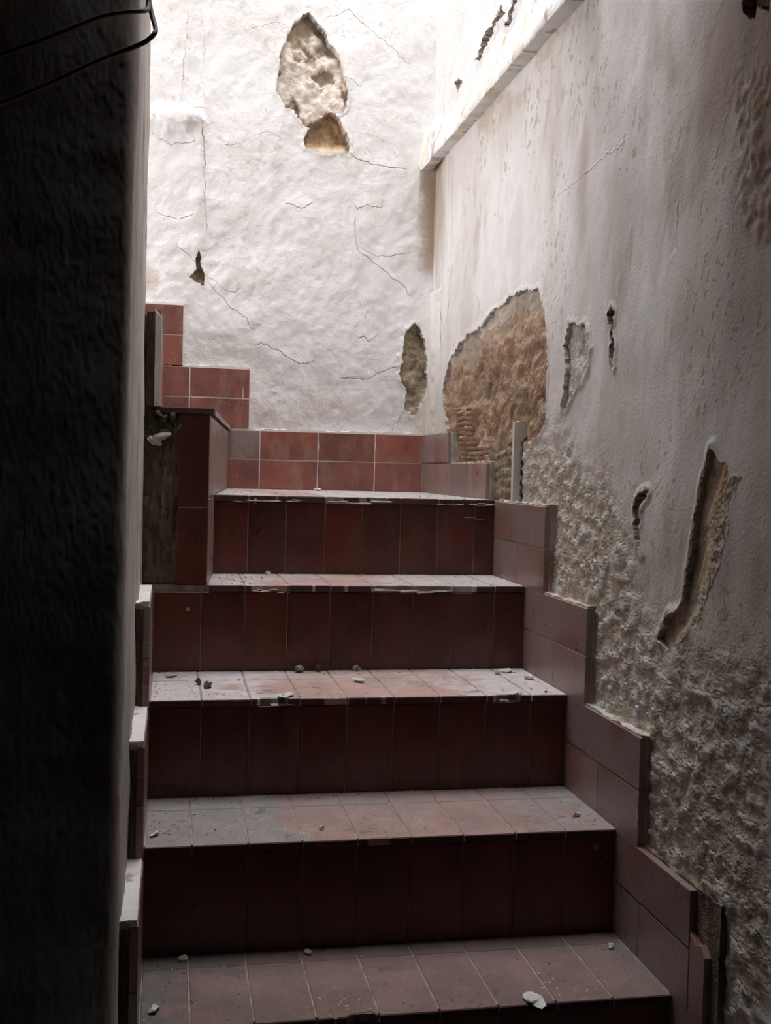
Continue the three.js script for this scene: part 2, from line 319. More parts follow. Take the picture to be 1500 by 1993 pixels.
const rightWall = wall('wall_right', {
  u0: 1.30, u1: 3.56, v0: 0.30, v1: 2.43, cell: 0.0052, tw: 2048, th: 2048,
  place: (u, v, h) => [WALL_R - h, v, -u], flip: false,
  back: [box(WALL_R + 0.035, WALL_R + 0.30, -0.1, TOP + 0.05, -3.85, -1.30), box(WALL_R, WALL_R + 0.30, -0.1, 0.302, -3.56, -1.30), box(WALL_R, WALL_R + 0.30, SEEN_TOP - 0.002, TOP + 0.05, -3.56, -2.0)],
  shade: (u, v, s) => {
    const c = s.c, big = fbm(u * 2.6, v * 2.1, 4), mid = fbm(u * 9 + 4, v * 6, 4), fine = noise(u * 260, v * 260), med = fbm(u * 42, v * 38, 4);
    c[0] = LIME[0]; c[1] = LIME[1]; c[2] = LIME[2];
    const k = 1 + 0.05 * med + 0.025 * fine; c[0] *= k; c[1] *= k; c[2] *= k;
    mix(c, 0.60, 0.545, 0.48, 0.55 * smooth(-0.05, 0.4, big));
    mix(c, 0.62, 0.52, 0.44, 0.30 * smooth(0.0, 0.5, fbm(u * 22 + 8, v * 2.2, 4)));            // thin dribbles down the limewash
    mix(c, 0.40, 0.33, 0.26, 0.45 * smooth(0.30, 0.55, fbm(u * 20 + 90, v * 8 + 3, 5)) * smooth(-0.1, 0.2, fbm(u * 3 + 9, v * 3, 2)));           // vertical scuffs
    mix(c, 0.56, 0.53, 0.50, 0.35 * smooth(0.0, 0.35, mid));
    if (v > 1.5) mix(c, 0.45, 0.355, 0.285, 0.75 * smooth(-0.12, 0.30, fbm(u * 4 + 60, v * 3, 5) + 0.25 * noise(u * 30, v * 4)) * smooth(1.55, 2.1, v + 0.2 * (2.0 - u)) * smooth(2.7, 2.0, u + 0.2 * big));   // tea-brown damp blotches high on the near part
    mix(c, 0.60, 0.50, 0.36, 0.45 * smooth(0.05, 0.4, fbm(u * 5 + 15, v * 6 + 33, 5)) * smooth(1.6, 1.1, v));
    s.h = 0.010 * big + 0.0035 * mid + 0.0005 * med; s.f = 0.00016 * fine + 0.00022 * med;
    const pu = u + 0.35 * v, pv = v - 0.3 * u, wob = 0.6 * med;
    const pit = smooth(0.50, 0.72, noise(pu * 88 + wob, pv * 66 + wob) + 0.35 * noise(u * 210, v * 190)) * smooth(0.0, 0.3, fbm(u * 5 + 21, v * 5, 3));      // knocks and pits showing the brown render
    mix(c, 0.45, 0.36, 0.28, 0.7 * pit); s.f -= 0.0004 * pit;
    mix(c, 0.47, 0.39, 0.31, 0.5 * smooth(0.22, 0.42, fbm(pu * 36 + 9, pv * 9, 5)) * smooth(0.0, 0.35, fbm(u * 4 + 51, v * 4, 3)));      // scuffs and dirty streaks
    // brown damp stains with drips in the corner; patchy browner towards the ledge
    const cor = 3.552 - u, drip = fbm(u * 70, v * 5, 3);
    if (cor < 0.4 && v > 1.85) mix(c, 0.40, 0.285, 0.195, clamp(0.9 * smooth(0.24, 0.02, cor + 0.16 * drip) * smooth(1.95, 2.2, v + 0.2 * drip)));
    if (v > 2.2 && u > 2.2) mix(c, 0.42, 0.31, 0.22, 0.55 * smooth(0.02, 0.45, fbm(u * 8, v * 16, 4)) * smooth(2.24, 2.36, v + 0.12 * drip));
    if (cor < 0.13 && v < 1.98) { const e = smooth(0.14, 0.03, cor + 0.03 * med); s.h += 0.012 * e; mix(c, 0.80, 0.745, 0.63, 0.6 * e); }
    if (inside(crumbBox, u, v)) {          // blown plaster: flakes of limewash over crumbling render
      const e = smooth(0.09, -0.07, sdPoly(CRUMB, u, v) + 0.06 * fbm(u * 12, v * 12, 3));
      if (e > 0) {
        const a = fbm(u * 40, v * 66, 4), b = fbm(u * 110 + 4, v * 190, 3), flake = smooth(-0.02, 0.05, a + 0.4 * b - 0.10 + 0.30 * (1 - e));
        mix(c, 0.60 * (1 + 0.5 * b), 0.535 * (1 + 0.5 * b), 0.425 * (1 + 0.5 * b), e * (1 - flake) * 0.85); mix(c, 0.42, 0.34, 0.23, 0.6 * e * smooth(0.15, 0.4, fbm(u * 17 + 5, v * 14, 3)));
        mix(c, 0.68, 0.655, 0.60, 0.5 * e * flake);
        s.h += e * (0.0022 * flake + 0.0030 * a - 0.001); s.f += e * (0.0010 * flake + 0.0012 * b);
      }
    }
    if (inside(scabBox, u, v)) {
      const e = smooth(0.04, -0.03, sdPoly(SCAB, u, v) + 0.05 * fbm(u * 18, v * 18, 3));
      if (e > 0) { const a = fbm(u * 70, v * 62, 4); mix(c, 0.34 * (1 + a), 0.26 * (1 + a), 0.19 * (1 + a), 0.8 * e * smooth(-0.1, 0.15, a)); s.h += e * 0.006 * a; }
    }
  },
  patches: [
    { name: 'exposed_masonry', label: 'large brown patch of bare masonry beside the landing', depth: 0.011, jag: 0.004, lip: 0.003,
      pts: pairs([2483, 1833, 2579, 1838, 2704, 1841, 2770, 1831, 2863, 1824, 2936, 1806, 3067, 1794, 3180, 1777, 3269, 1755, 3342, 1715, 3375, 1654, 3348, 1589, 3308, 1525, 3310, 1423, 3300, 1340, 2596, 1322, 2606, 1466, 2546, 1475, 2452, 1487, 2402, 1532, 2414, 1591, 2406, 1659, 2420, 1730, 2443, 1791]),
      shade: (u, v, s) => {
        r1(u, v, s);
        mix(s.c, 0.52, 0.44, 0.37, 0.75 * smooth(-0.03, 0.06, v - (1.79 - 0.30 * Math.abs(u - 2.55) * 0.5) + 0.05 * fbm(u * 22, v * 22, 3)));   // skim coat left under the upper rim
        if (v < 1.62) { const d = sdPoly(RIBS, u, v); if (d < 0.02) { const e = smooth(0.012, -0.008, d + 0.02 * fbm(u * 30, v * 30, 2)) * smooth(0.02, 0.12, fbm(u * 11 + 2, v * 16 + 5, 2) + 0.20), w = Math.abs(Math.sin(v * Math.PI / 0.0145 + 1.2 * noise(u * 6, v * 5)));
          const gap = smooth(0.1, 0.3, Math.abs(Math.sin(u * Math.PI / 0.105 + 0.9))); s.mh += e * gap * (0.010 * smooth(0.35, 0.75, w) - 0.003); mix(s.c, 0.52, 0.35, 0.235, 0.6 * e * gap * smooth(0.4, 0.8, w)); mix(s.c, 0.24, 0.12, 0.07, 0.5 * e * (1 - smooth(0.2, 0.5, w))); } }
        s.mh += 0.005 * smooth(0.02, 0.16, noise(u * 14, v * 17 + 8));
      } },
    { name: 'peeled_patch', label: 'pale pitted patch where limewash peeled', depth: 0.008, jag: 0.005, lip: 0.004, pts: pairs([2269, 1725, 2222, 1715, 2198, 1703, 2186, 1711, 2147, 1687, 2136, 1655, 2155, 1615, 2211, 1577, 2269, 1543, 2302, 1544, 2282, 1582, 2285, 1648, 2297, 1682]),
      shade: rubble([0.56, 0.50, 0.45], [0.68, 0.64, 0.60], 0.8, 0.004) },
    { name: 'split', depth: 0.022, jag: 0.002, lip: 0.004, pts: pairs([2026, 1725, 2003, 1711, 2013, 1681, 1997, 1641, 2003, 1612, 2022, 1633, 2025, 1683, 2040, 1712]), shade: rubble([0.22, 0.14, 0.09], [0.3, 0.2, 0.14], 0.5, 0.004) },
    { name: 'split', depth: 0.018, jag: 0.002, lip: 0.004, pts: pairs([1842, 1378, 1831, 1372, 1856, 1356, 1863, 1335, 1858, 1298, 1849, 1262, 1868, 1279, 1883, 1315, 1890, 1348, 1872, 1367]), shade: rubble([0.24, 0.16, 0.10], [0.4, 0.3, 0.2], 0.5, 0.004) },
    { name: 'peeled_patch', label: 'tall ochre patch behind a hanging plaster shell', depth: 0.008, jag: 0.003, lip: 0.004, lipAt: (u, v) => smooth(-0.03, 0.0, u - LEFT5(v)),
      pts: pairs([1600, 1450, 1583, 1433, 1555, 1425, 1537, 1402, 1499, 1399, 1513, 1380, 1533, 1349, 1538, 1310, 1551, 1270, 1589, 1227, 1611, 1184, 1679, 1141, 1735, 1110, 1775, 1128, 1732, 1177, 1676, 1197, 1663, 1260, 1642, 1344, 1630, 1401]),
      shade: (u, v, s) => { const w = [...s.c]; rubble([0.46, 0.37, 0.25], [0.56, 0.49, 0.40], 0.7, 0.002)(u, v, s); mix(s.c, ...w, 0.9 * smooth(0.55, 1.15, (LEFT5(v) - u) / 0.09 + 0.5 * fbm(u * 30, v * 22, 4))); mix(s.c, 0.30, 0.16, 0.07, 0.6 * smooth(0.05, 0.35, fbm(u * 26 + 7, v * 7, 3))); s.mh += 0.0085 * smooth(0.1, 1.0, (LEFT5(v) - u) / 0.07 + 0.2 * noise(u * 20, v * 9)); } },
    { name: 'peeled_patch', label: 'dark hole in the plaster near the top edge', depth: 0.02, jag: 0.003, pts: pairs([1560, 2130, 1553, 2112, 1548, 2089, 1525, 2075, 1514, 2075, 1511, 2088, 1474, 2065, 1476, 2130]), shade: rubble([0.22, 0.14, 0.10], [0.35, 0.25, 0.2], 0.5, 0.006) },
  ],
  cracks: [{ pts: pairs([2314, 2240, 2360, 2211, 2385, 2196]), step: 0.003, w: 0.002 }, { pts: pairs([1956, 2028, 2106, 2026, 2310, 2015, 2410, 2016]), step: 0.0004, w: 0.001, dirt: 0.25 }, { pts: pairs([1752, 1870, 1767, 1810, 1750, 1780]), step: 0.0015, w: 0.004, dirt: 0.6 },
    { pts: pairs([3440, 1960, 3436, 1860, 3428, 1790]), step: 0.005, w: 0.004, dirt: 0.9 }, { pts: pairs([3300, 1950, 3350, 1870, 3380, 1800]), step: 0.005, w: 0.004, dirt: 0.9 }],
});

// ledge left along the right wall by the broken floor slab, and the wall above it
{
  const P = [], T = [], I = [], n = 260, prof = [[0.0, 0, 0.2], [-0.014, 0.0, 0.7], [-0.036, -0.001, 0.8], [-0.0385, 0.002, 0.8], [-0.038, 0.018, 0.9], [-0.034, 0.036, 1], [-0.025, 0.054, 1], [-0.016, 0.075, 1], [-0.010, 0.10, 1], [-0.006, 0.13, 0.6], [0.01, 0.15, 0]];
  for (let i = 0; i <= n; i++) {
    const z = 2.16 + (3.565 - 2.16) * i / n, end = smooth(3.34, 3.54, z);
    prof.forEach(([dx, dy, k], j) => {
      const a = fbm(z * 13, j * 0.5 + 3, 4), b = fbm(z * 60, j * 1.1, 3);
      P.push(WALL_R + dx - k * end * 0.026 * (1 + 1.3 * a) + k * (0.006 * a + 0.003 * b), 2.385 + dy + k * (0.004 * fbm(z * 11 + 9, j * 0.4, 3) * (1 + 2.5 * end) + 0.0015 * b) - end * 0.018 * k * (j < 5 ? 1 : 0), -z);
      T.push(z / 0.5, j * 0.03);
    });
  }
  const m = prof.length;
  for (let i = 0; i < n; i++) for (let j = 0; j + 1 < m; j++) { const a = i * m + j, b = a + 1, c = a + m, d = c + 1; I.push(a, b, c, b, d, c); }
  const g = new THREE.BufferGeometry(); g.setAttribute('position', new THREE.Float32BufferAttribute(P, 3)); g.setAttribute('uv', new THREE.Float32BufferAttribute(T, 2)); g.setIndex(I); g.computeVertexNormals();
  const ledgeTex = paintTexture(1024, 256, (u, v, c) => {
    const x = u * 4, y = v; c[0] = 0.80; c[1] = 0.77; c[2] = 0.73; const k = 1 + 0.10 * fbm(x * 30, y * 20, 4); c[0] *= k; c[1] *= k; c[2] *= k;
    mix(c, 0.62, 0.52, 0.36, 0.6 * smooth(0.0, 0.35, fbm(x * 9 + 3, y * 6, 4))); mix(c, 0.3, 0.2, 0.14, 0.6 * smooth(0.3, 0.45, fbm(x * 22 + 30, y * 11, 4)));
  }, true, true);
  const led = ledgeTex; led.repeat.set(0.25, 1);
  part('ledge', g, new THREE.MeshStandardMaterial({ map: led, roughness: 0.95, bumpMap: grit, bumpScale: 0.003 }), rightWall).userData.label = 'broken white plaster ledge';
}
const upper = wall('wall_right_upper', {
  u0: 2.18, u1: 3.56, v0: 2.43, v1: SEEN_TOP, cell: 0.008, tw: 1024, th: 640, place: (u, v, h) => [0.818 - h, v, -u], flip: false,
  shade: (u, v, s) => {
    const c = s.c, big = fbm(u * 3, v * 3 + 9, 4), med = fbm(u * 40, v * 40, 4), fine = noise(u * 250, v * 250);
    c[0] = 0.79; c[1] = 0.765; c[2] = 0.74; const k = 1 + 0.05 * med + 0.02 * fine; c[0] *= k; c[1] *= k; c[2] *= k;
    mix(c, 0.66, 0.60, 0.54, 0.4 * smooth(0, 0.4, big)); s.h = 0.012 * big + 0.004 * fbm(u * 12, v * 9, 3); s.f = 0.0006 * fine + 0.0018 * med;
  },
  patches: [{ name: 'split', depth: 0.022, jag: 0.004, lip: 0.006, pts: pairs([2722, 2600, 2741, 2561, 2775, 2546, 2725, 2526, 2695, 2563, 2660, 2580]), shade: rubble([0.20, 0.14, 0.11], [0.4, 0.3, 0.25], 0.4, 0.004) },
    { name: 'split', depth: 0.018, jag: 0.004, lip: 0.006, pts: pairs([2811, 2605, 2978, 2596, 3026, 2563, 3056, 2556, 3009, 2540, 2960, 2558, 2879, 2575, 2786, 2575]), shade: rubble([0.24, 0.17, 0.13], [0.5, 0.4, 0.32], 0.4, 0.004) },
    { name: 'split', depth: 0.012, jag: 0.003, lip: 0.003, pts: pairs([3281, 2566, 3232, 2558, 3202, 2536, 3247, 2526]), shade: rubble([0.45, 0.36, 0.28], [0.6, 0.5, 0.42], 0.4, 0.004) }],
  cracks: [{ pts: pairs([3400, 3000, 3380, 2800, 3420, 2600, 3400, 2480]), step: 0.004, w: 0.0015 }],
});

// ---------------------------------------------------------------- back wall
const cream = [0.74, 0.645, 0.565], stone = rubble([0.36, 0.265, 0.185], [0.42, 0.33, 0.25], 0.5, 0.009, 0.8, 0.8);
const backWall = wall('wall_back', {
  u0: -0.40, u1: 0.86, v0: 1.18, v1: SEEN_TOP, cell: 0.005, tw: 1260, th: 2048,
  place: (u, v, h) => [u, v, -WALL_B + h], flip: false,
  back: [box(FAR_LEFT - 0.3, WALL_R + 0.3, -0.1, TOP + 0.05, -3.85, -WALL_B - 0.06), box(FAR_LEFT - 0.3, -0.398, -0.1, TOP + 0.05, -3.7, -WALL_B), box(-0.4, WALL_R + 0.1, -0.1, 1.182, -3.7, -WALL_B), box(-0.4, WALL_R + 0.1, SEEN_TOP - 0.002, TOP + 0.05, -3.7, -WALL_B)],
  shade: (u, v, s) => {
    const c = s.c, big = fbm(u * 3.1 + 7, v * 2.7, 4), mid = fbm(u * 11, v * 10, 4), med = fbm(u * 45, v * 45 + 7, 4), fine = noise(u * 280, v * 280);
    const k = 1 + 0.045 * med + 0.02 * fine; c[0] = 0.79 * k; c[1] = 0.768 * k; c[2] = 0.752 * k;
    mix(c, 0.70, 0.64, 0.595, 0.40 * smooth(0.02, 0.45, mid));
    { const pit = smooth(0.50, 0.72, noise((u + 0.4 * v) * 75 + 8, (v - 0.4 * u) * 75) + 0.35 * noise(u * 210, v * 190)) * smooth(0.0, 0.3, fbm(u * 5 + 21, v * 5, 3)); mix(c, 0.58, 0.51, 0.45, 0.45 * pit); }
    mix(c, 0.56, 0.42, 0.34, 0.8 * smooth(0.0, 0.3, fbm(u * 9 + 31, v * 8, 4)) * smooth(0.24, 0.05, u + 0.1 * mid) * smooth(2.02, 1.92, v + 0.1 * mid));   // rusty bloom by the upper steps
    mix(c, 0.63, 0.56, 0.49, 0.50 * smooth(0.0, 0.25, fbm(u * 11 + 3, v * 13, 4)) * smooth(1.72, 1.62, v + 0.09 * mid) * smooth(0.2, 0.3, u));     // damp band above the skirting
    mix(c, 0.40, 0.29, 0.20, 0.75 * smooth(0.745, 0.80, u + 0.03 * med + 0.02 * fbm(u * 40, v * 4, 3)) * smooth(1.98, 2.10, v + 0.1 * mid) * smooth(2.40, 2.33, v));     // brown runs in the corner
    mix(c, 0.79, 0.745, 0.62, 0.55 * smooth(0.80, 0.83, u + 0.02 * med) * smooth(1.96, 1.90, v));
    s.h = 0.010 * big + 0.005 * mid + 0.0013 * med; s.f = 0.0003 * fine + 0.0009 * med + 0.0010 * fbm(u * 24, v * 24, 3);
    const e = Math.hypot((u + 0.01) / 0.085, (v - 2.475) / 0.04); if (e < 1.6) s.h += 0.030 * smooth(1.3, 0.2, e + 0.4 * med) * smooth(2.53, 2.49, v);   // bulging lump of plaster
    if (u < 0.09) s.h += 0.004 * smooth(0.086, 0.070, u) * smooth(2.05, 2.09, v) * smooth(2.53, 2.49, v) + 0.002 * fbm(u * 30, v * 30, 3) * (v < 2.5 ? 1 : 0);
    if (u > 0.74) s.h += 0.012 * smooth(0.78, 0.845, u) * smooth(2.05, 1.85, v);
  },
  patches: [
    { name: 'exposed_masonry', label: 'tall rounded hole showing earth and pale rubble', depth: 0.030, jag: 0.004, lip: 0.003,
      pts: pairs([382, 2831, 350, 2801, 327, 2759, 312, 2694, 301, 2629, 306, 2590, 331, 2544, 364, 2515, 393, 2485, 412, 2478, 430, 2503, 446, 2526, 470, 2536, 503, 2528, 520, 2544, 529, 2585, 526, 2625, 508, 2680, 482, 2734, 457, 2779, 423, 2816, 407, 2834]),
      shade: (u, v, s) => {
        stone(u, v, s);
        const e = smooth(-0.02, 0.02, 2.768 - v - 0.45 * Math.max(0, u - 0.42) + 0.11 * fbm(u * 22, v * 22, 4)) * smooth(-0.02, 0.16, fbm(u * 17 + 5, v * 17 + 2, 4) + 0.22), m = fbm(u * 50, v * 50, 3);
        mix(s.c, cream[0] * (1 + 0.5 * m), cream[1] * (1 + 0.5 * m), cream[2] * (1 + 0.5 * m), 0.9 * e); s.mh += 0.012 * e;
      } },
    { name: 'exposed_masonry', label: 'small arched brown hole below the tall one', depth: 0.045, jag: 0.003, lip: 0.003, pts: pairs([467, 2537, 438, 2514, 410, 2478, 392, 2445, 394, 2421, 424, 2407, 490, 2407, 534, 2407, 535, 2456, 512, 2503, 487, 2531]),
      shade: (u, v, s) => { rubble([0.44, 0.29, 0.17], [0.52, 0.40, 0.27], 0.6, 0.008)(u, v, s); s.mh += 0.038 * smooth(2.46, 2.41, v + 0.02 * fbm(u * 30, v * 30, 2)); mix(s.c, 0.66, 0.57, 0.45, 0.7 * smooth(2.43, 2.415, v)); } },
    { name: 'exposed_masonry', label: 'narrow brown strip of masonry in the corner', depth: 0.018, jag: 0.005, lip: 0.003, pts: pairs([759, 1883, 780, 1865, 800, 1816, 808, 1766, 806, 1699, 800, 1632, 785, 1590, 762, 1577, 744, 1597, 743, 1647, 721, 1704, 726, 1779, 738, 1846]),
      shade: rubble([0.30, 0.235, 0.165], [0.46, 0.38, 0.29], 0.6, 0.008) },
    { name: 'crack_hole', depth: 0.025, jag: 0.003, pts: pairs([73, 2078, 82, 2047, 81, 2007, 88, 1972, 62, 1974, 47, 1989, 66, 2014, 63, 2046]), shade: rubble([0.36, 0.28, 0.20], [0.5, 0.42, 0.34], 0.5, 0.01) },
  ],
  cracks: [
    { pts: pairs([28, 2830, 21, 2683, 12, 2603, 14, 2556, 34, 2519, 92, 2508]), w: 0.0012, step: 0.001 }, { pts: pairs([72, 2500, 82, 2373, 85, 2262, 94, 2151, 81, 2071]), w: 0.0016, step: 0.004, dirt: 0.7 },
    { pts: pairs([101, 1979, 134, 1946, 175, 1900, 224, 1870, 241, 1831]), w: 0.001, step: 0.005, dirt: 0.4 }, { pts: pairs([100, 1995, 150, 1960, 190, 1945]), w: 0.001, step: 0.005, dirt: 0.3 },
    { pts: pairs([241, 1790, 290, 1789, 339, 1762, 389, 1735, 442, 1742]), w: 0.0014, step: 0.005, dirt: 0.5 }, { pts: pairs([517, 1696, 572, 1703, 615, 1695, 665, 1723, 717, 1740]), w: 0.0016, step: 0.006, dirt: 0.6 }, { pts: pairs([540, 1700, 580, 1692, 620, 1697]), w: 0.0014, step: 0.004, dirt: 0.6 },
    { pts: pairs([383, 2788, 302, 2801, 206, 2763]), w: 0.0011, step: 0.002 }, { pts: pairs([530, 2410, 556, 2396, 607, 2384, 666, 2376, 745, 2373]), w: 0.0012, step: 0.003 },
    { pts: pairs([566, 2230, 564, 2160, 572, 2100, 614, 2078, 674, 2033, 734, 1995, 752, 1963]), w: 0.0012, step: 0.005, dirt: 0.4 }, { pts: pairs([572, 2120, 630, 2088, 689, 2094, 748, 2111]), w: 0.001, step: 0.004, dirt: 0.3 },
    { pts: pairs([744, 1597, 720, 1562, 700, 1528]), w: 0.0016, step: 0.003, dirt: 0.6 }, { pts: pairs([508, 2650, 540, 2640, 575, 2620]), w: 0.001, step: 0.002, dirt: 0.3 }, { pts: pairs([440, 2822, 529, 2859, 600, 2800, 664, 2759, 733, 2700]), w: 0.0009, step: 0.002, dirt: 0.2 },
    { pts: pairs([330, 2440, 270, 2455, 190, 2410, 120, 2405]), w: 0.001, step: 0.003, dirt: 0.15 }, { pts: pairs([60, 2830, 80, 2700, 70, 2600, 85, 2520]), w: 0.0008, step: 0.001, dirt: 0.15 }, { pts: pairs([566, 2230, 600, 2250, 650, 2240]), w: 0.001, step: 0.004, dirt: 0.2 },
    { pts: pairs([-60, 2410, -20, 2395, 60, 2410]), w: 0.001, step: 0.004, dirt: 0.3 }, { pts: pairs([-60, 2180, 0, 2165, 60, 2190]), w: 0.0008, step: 0.003, dirt: 0.2 }, { pts: pairs([0, 2080, 40, 2060, 65, 2035]), w: 0.001, step: 0.004, dirt: 0.3 },
    { pts: pairs([580, 1820, 600, 1830, 615, 1812]), w: 0.0012, step: 0.003, dirt: 0.5 }, { pts: pairs([330, 2240, 390, 2225, 430, 2250]), w: 0.0008, step: 0.004, dirt: 0.1 },
  ],
});

// ---------------------------------------------------------------- left pier (end of the wall between the flights), plastered, with a rounded corner
{
  const prof = [];                         // from the back corner along the face, round the near corner and away to the left
  for (let i = 0; i <= 110; i++) prof.push([0, PIER_FAR - (PIER_FAR - PIER_NEAR - 0.022) * i / 110]);
  for (let i = 1; i <= 10; i++) { const a = i / 10 * Math.PI / 2; prof.push([-0.022 + 0.022 * Math.cos(a), PIER_NEAR + 0.022 - 0.022 * Math.sin(a)]); }
  for (let i = 1; i <= 24; i++) prof.push([-0.022 - (Math.abs(FAR_LEFT - PIER) - 0.022) * i / 24, PIER_NEAR]);
  const y0 = 0, y1 = SEEN_TOP, ny = 330, P = [], T = [], I = [], m = prof.length; let run = 0; const runs = prof.map((p, i) => (run += i ? Math.hypot(p[0] - prof[i - 1][0], p[1] - prof[i - 1][1]) : 0));
  for (let j = 0; j <= ny; j++) for (let i = 0; i < m; i++) {
    const y = y0 + (y1 - y0) * j / ny, r = runs[i], h = 0.005 * fbm(r * 7, y * 4, 4) + 0.0025 * fbm(r * 40, y * 9 + 4, 3) - 0.0025, batter = 0.20 * (y - 1.15) * smooth(0.05, 0.86, r);
    const face = i <= 110 ? 1 : i <= 120 ? 1 - (i - 110) / 10 : 0;
    P.push(PIER + prof[i][0] + h * face, y, -(prof[i][1] - h * (1 - face) + batter)); T.push(r / 1.0, y / 2.0);
  }
  for (let j = 0; j < ny; j++) for (let i = 0; i + 1 < m; i++) { const a = j * m + i, b = a + 1, c = a + m, d = c + 1; I.push(a, c, b, b, c, d); }
  const g = new THREE.BufferGeometry(); g.setAttribute('position', new THREE.Float32BufferAttribute(P, 3)); g.setAttribute('uv', new THREE.Float32BufferAttribute(T, 2)); g.setIndex(I); g.computeVertexNormals();
  const tex = paintTexture(1024, 2048, (u, v, c) => {
    const r = u, y = v * 2, k = 1 + 0.06 * fbm(r * 40, y * 20, 4) + 0.03 * noise(r * 260, y * 260);
    c[0] = 0.62 * k; c[1] = 0.57 * k; c[2] = 0.53 * k;
    mix(c, 0.42, 0.34, 0.28, 0.6 * smooth(0.02, 0.4, fbm(r * 36, y * 3, 4))); mix(c, 0.30, 0.23, 0.18, 0.5 * smooth(0.30, 0.50, fbm(r * 60 + 8, y * 14, 4)));
  }, true, false);
  tex.wrapS = THREE.MirroredRepeatWrapping;
  const wallLeft = structure('wall_left', g, new THREE.MeshStandardMaterial({ map: tex, roughness: 0.95, bumpMap: grit, bumpScale: 0.002 }));
  part('core', box(FAR_LEFT - 0.02, PIER - 0.012, 0, TOP, -PIER_FAR, -2.05), plainPlaster, wallLeft);
  part('upper_wall', box(FAR_LEFT - 0.02, PIER, SEEN_TOP - 0.002, TOP, -PIER_FAR, -2.06), plainPlaster, wallLeft);
}

// ---------------------------------------------------------------- dark passage below, open shaft above
structure('floor', box(FAR_LEFT - 0.3, WALL_R + 0.2, -0.15, 0, -3.8, 1.8), dimMat);
structure('wall_passage_right', box(WALL_R, WALL_R + 0.30, -0.1, CEIL + 0.3, -1.302, 1.8), dimMat);  // unseen wall, kept dark to cut bounce onto the pier end
structure('wall_front', box(FAR_LEFT - 0.3, WALL_R + 0.3, -0.1, CEIL + 0.3, 1.6, 1.8), dimMat);
structure('wall_passage', box(FAR_LEFT - 0.3, FAR_LEFT, -0.1, CEIL + 0.3, -1.9, 1.8), dimMat);
structure('wall_far_left', box(FAR_LEFT - 0.3, FAR_LEFT, GATE, TOP + 0.05, -3.8, -2.3), plainPlaster);   // over an unseen doorway added to light the right wall
structure('added_roof', box(FAR_LEFT - 0.3, -0.35, TOP, TOP + 0.1, -3.8, -2.0), plainPlaster);  // unseen cover added over the shaft to block part of the sky
structure('ceiling', mergeGeometries([box(FAR_LEFT - 0.3, WALL_R + 0.3, CEIL, CEIL + 0.24, -CEIL_EDGE, 1.8), box(FAR_LEFT - 0.3, PIER - 0.01, CEIL, CEIL + 0.24, -2.1, -CEIL_EDGE)]), dimMat);
structure('wall_above', box(FAR_LEFT - 0.3, WALL_R + 0.3, CEIL + 0.2, TOP + 0.05, -CEIL_EDGE, -CEIL_EDGE + 0.25), plainPlaster);

// ---------------------------------------------------------------- staircase
const stair = new THREE.Group(); stair.name = 'staircase'; scene.add(stair);
tag(stair, 'steep flight of dusty brown-red tiled steps turning left at the top', 'staircase');
const PITCH = 0.0945, JOINT = 0.0028, JX = { '-1': 0.04, 0: 0.04, 1: 0.040, 2: 0.043, 3: 0.062, 4: 0.067, 5: 0.087 };
function columns(x0, x1, jx) {             // tile columns between x0 and x1 with joints at jx + n * pitch
  const cuts = [x0]; let j = jx - Math.ceil((jx - x0) / PITCH) * PITCH;
  for (; j < x1 - 0.012; j += PITCH) if (j > x0 + 0.012) cuts.push(j + rr(-0.0015, 0.0015));
  cuts.push(x1);
  return cuts.slice(1).map((c, i) => [cuts[i] + JOINT / 2, c - JOINT / 2]);
}
const BREAK = { 5: { 0: [0.006, 0.3, 1], 1: [0.012, 0, 0.8], 2: [0.007, 0, 1], 3: [0.014, 0, 1], 4: [0.016, 0, 0.7], 6: [0.008, 0.2, 1], 7: [0.010, 0, 1] }, 4: { 1: [0.010, 0.2, 0.9], 4: [0.018, 0.05, 1], 5: [0.018, 0, 0.95], 6: [0.012, 0, 0.5] }, 3: { 2: [0.016, 0.15, 0.75], 7: [0.018, 0.2, 0.7], 3: [0.005, 0.5, 1] }, 2: { 4: [0.004, 0.2, 0.6] }, 1: { 3: [0.014, 0.5, 0.95] } };
const steps = {};
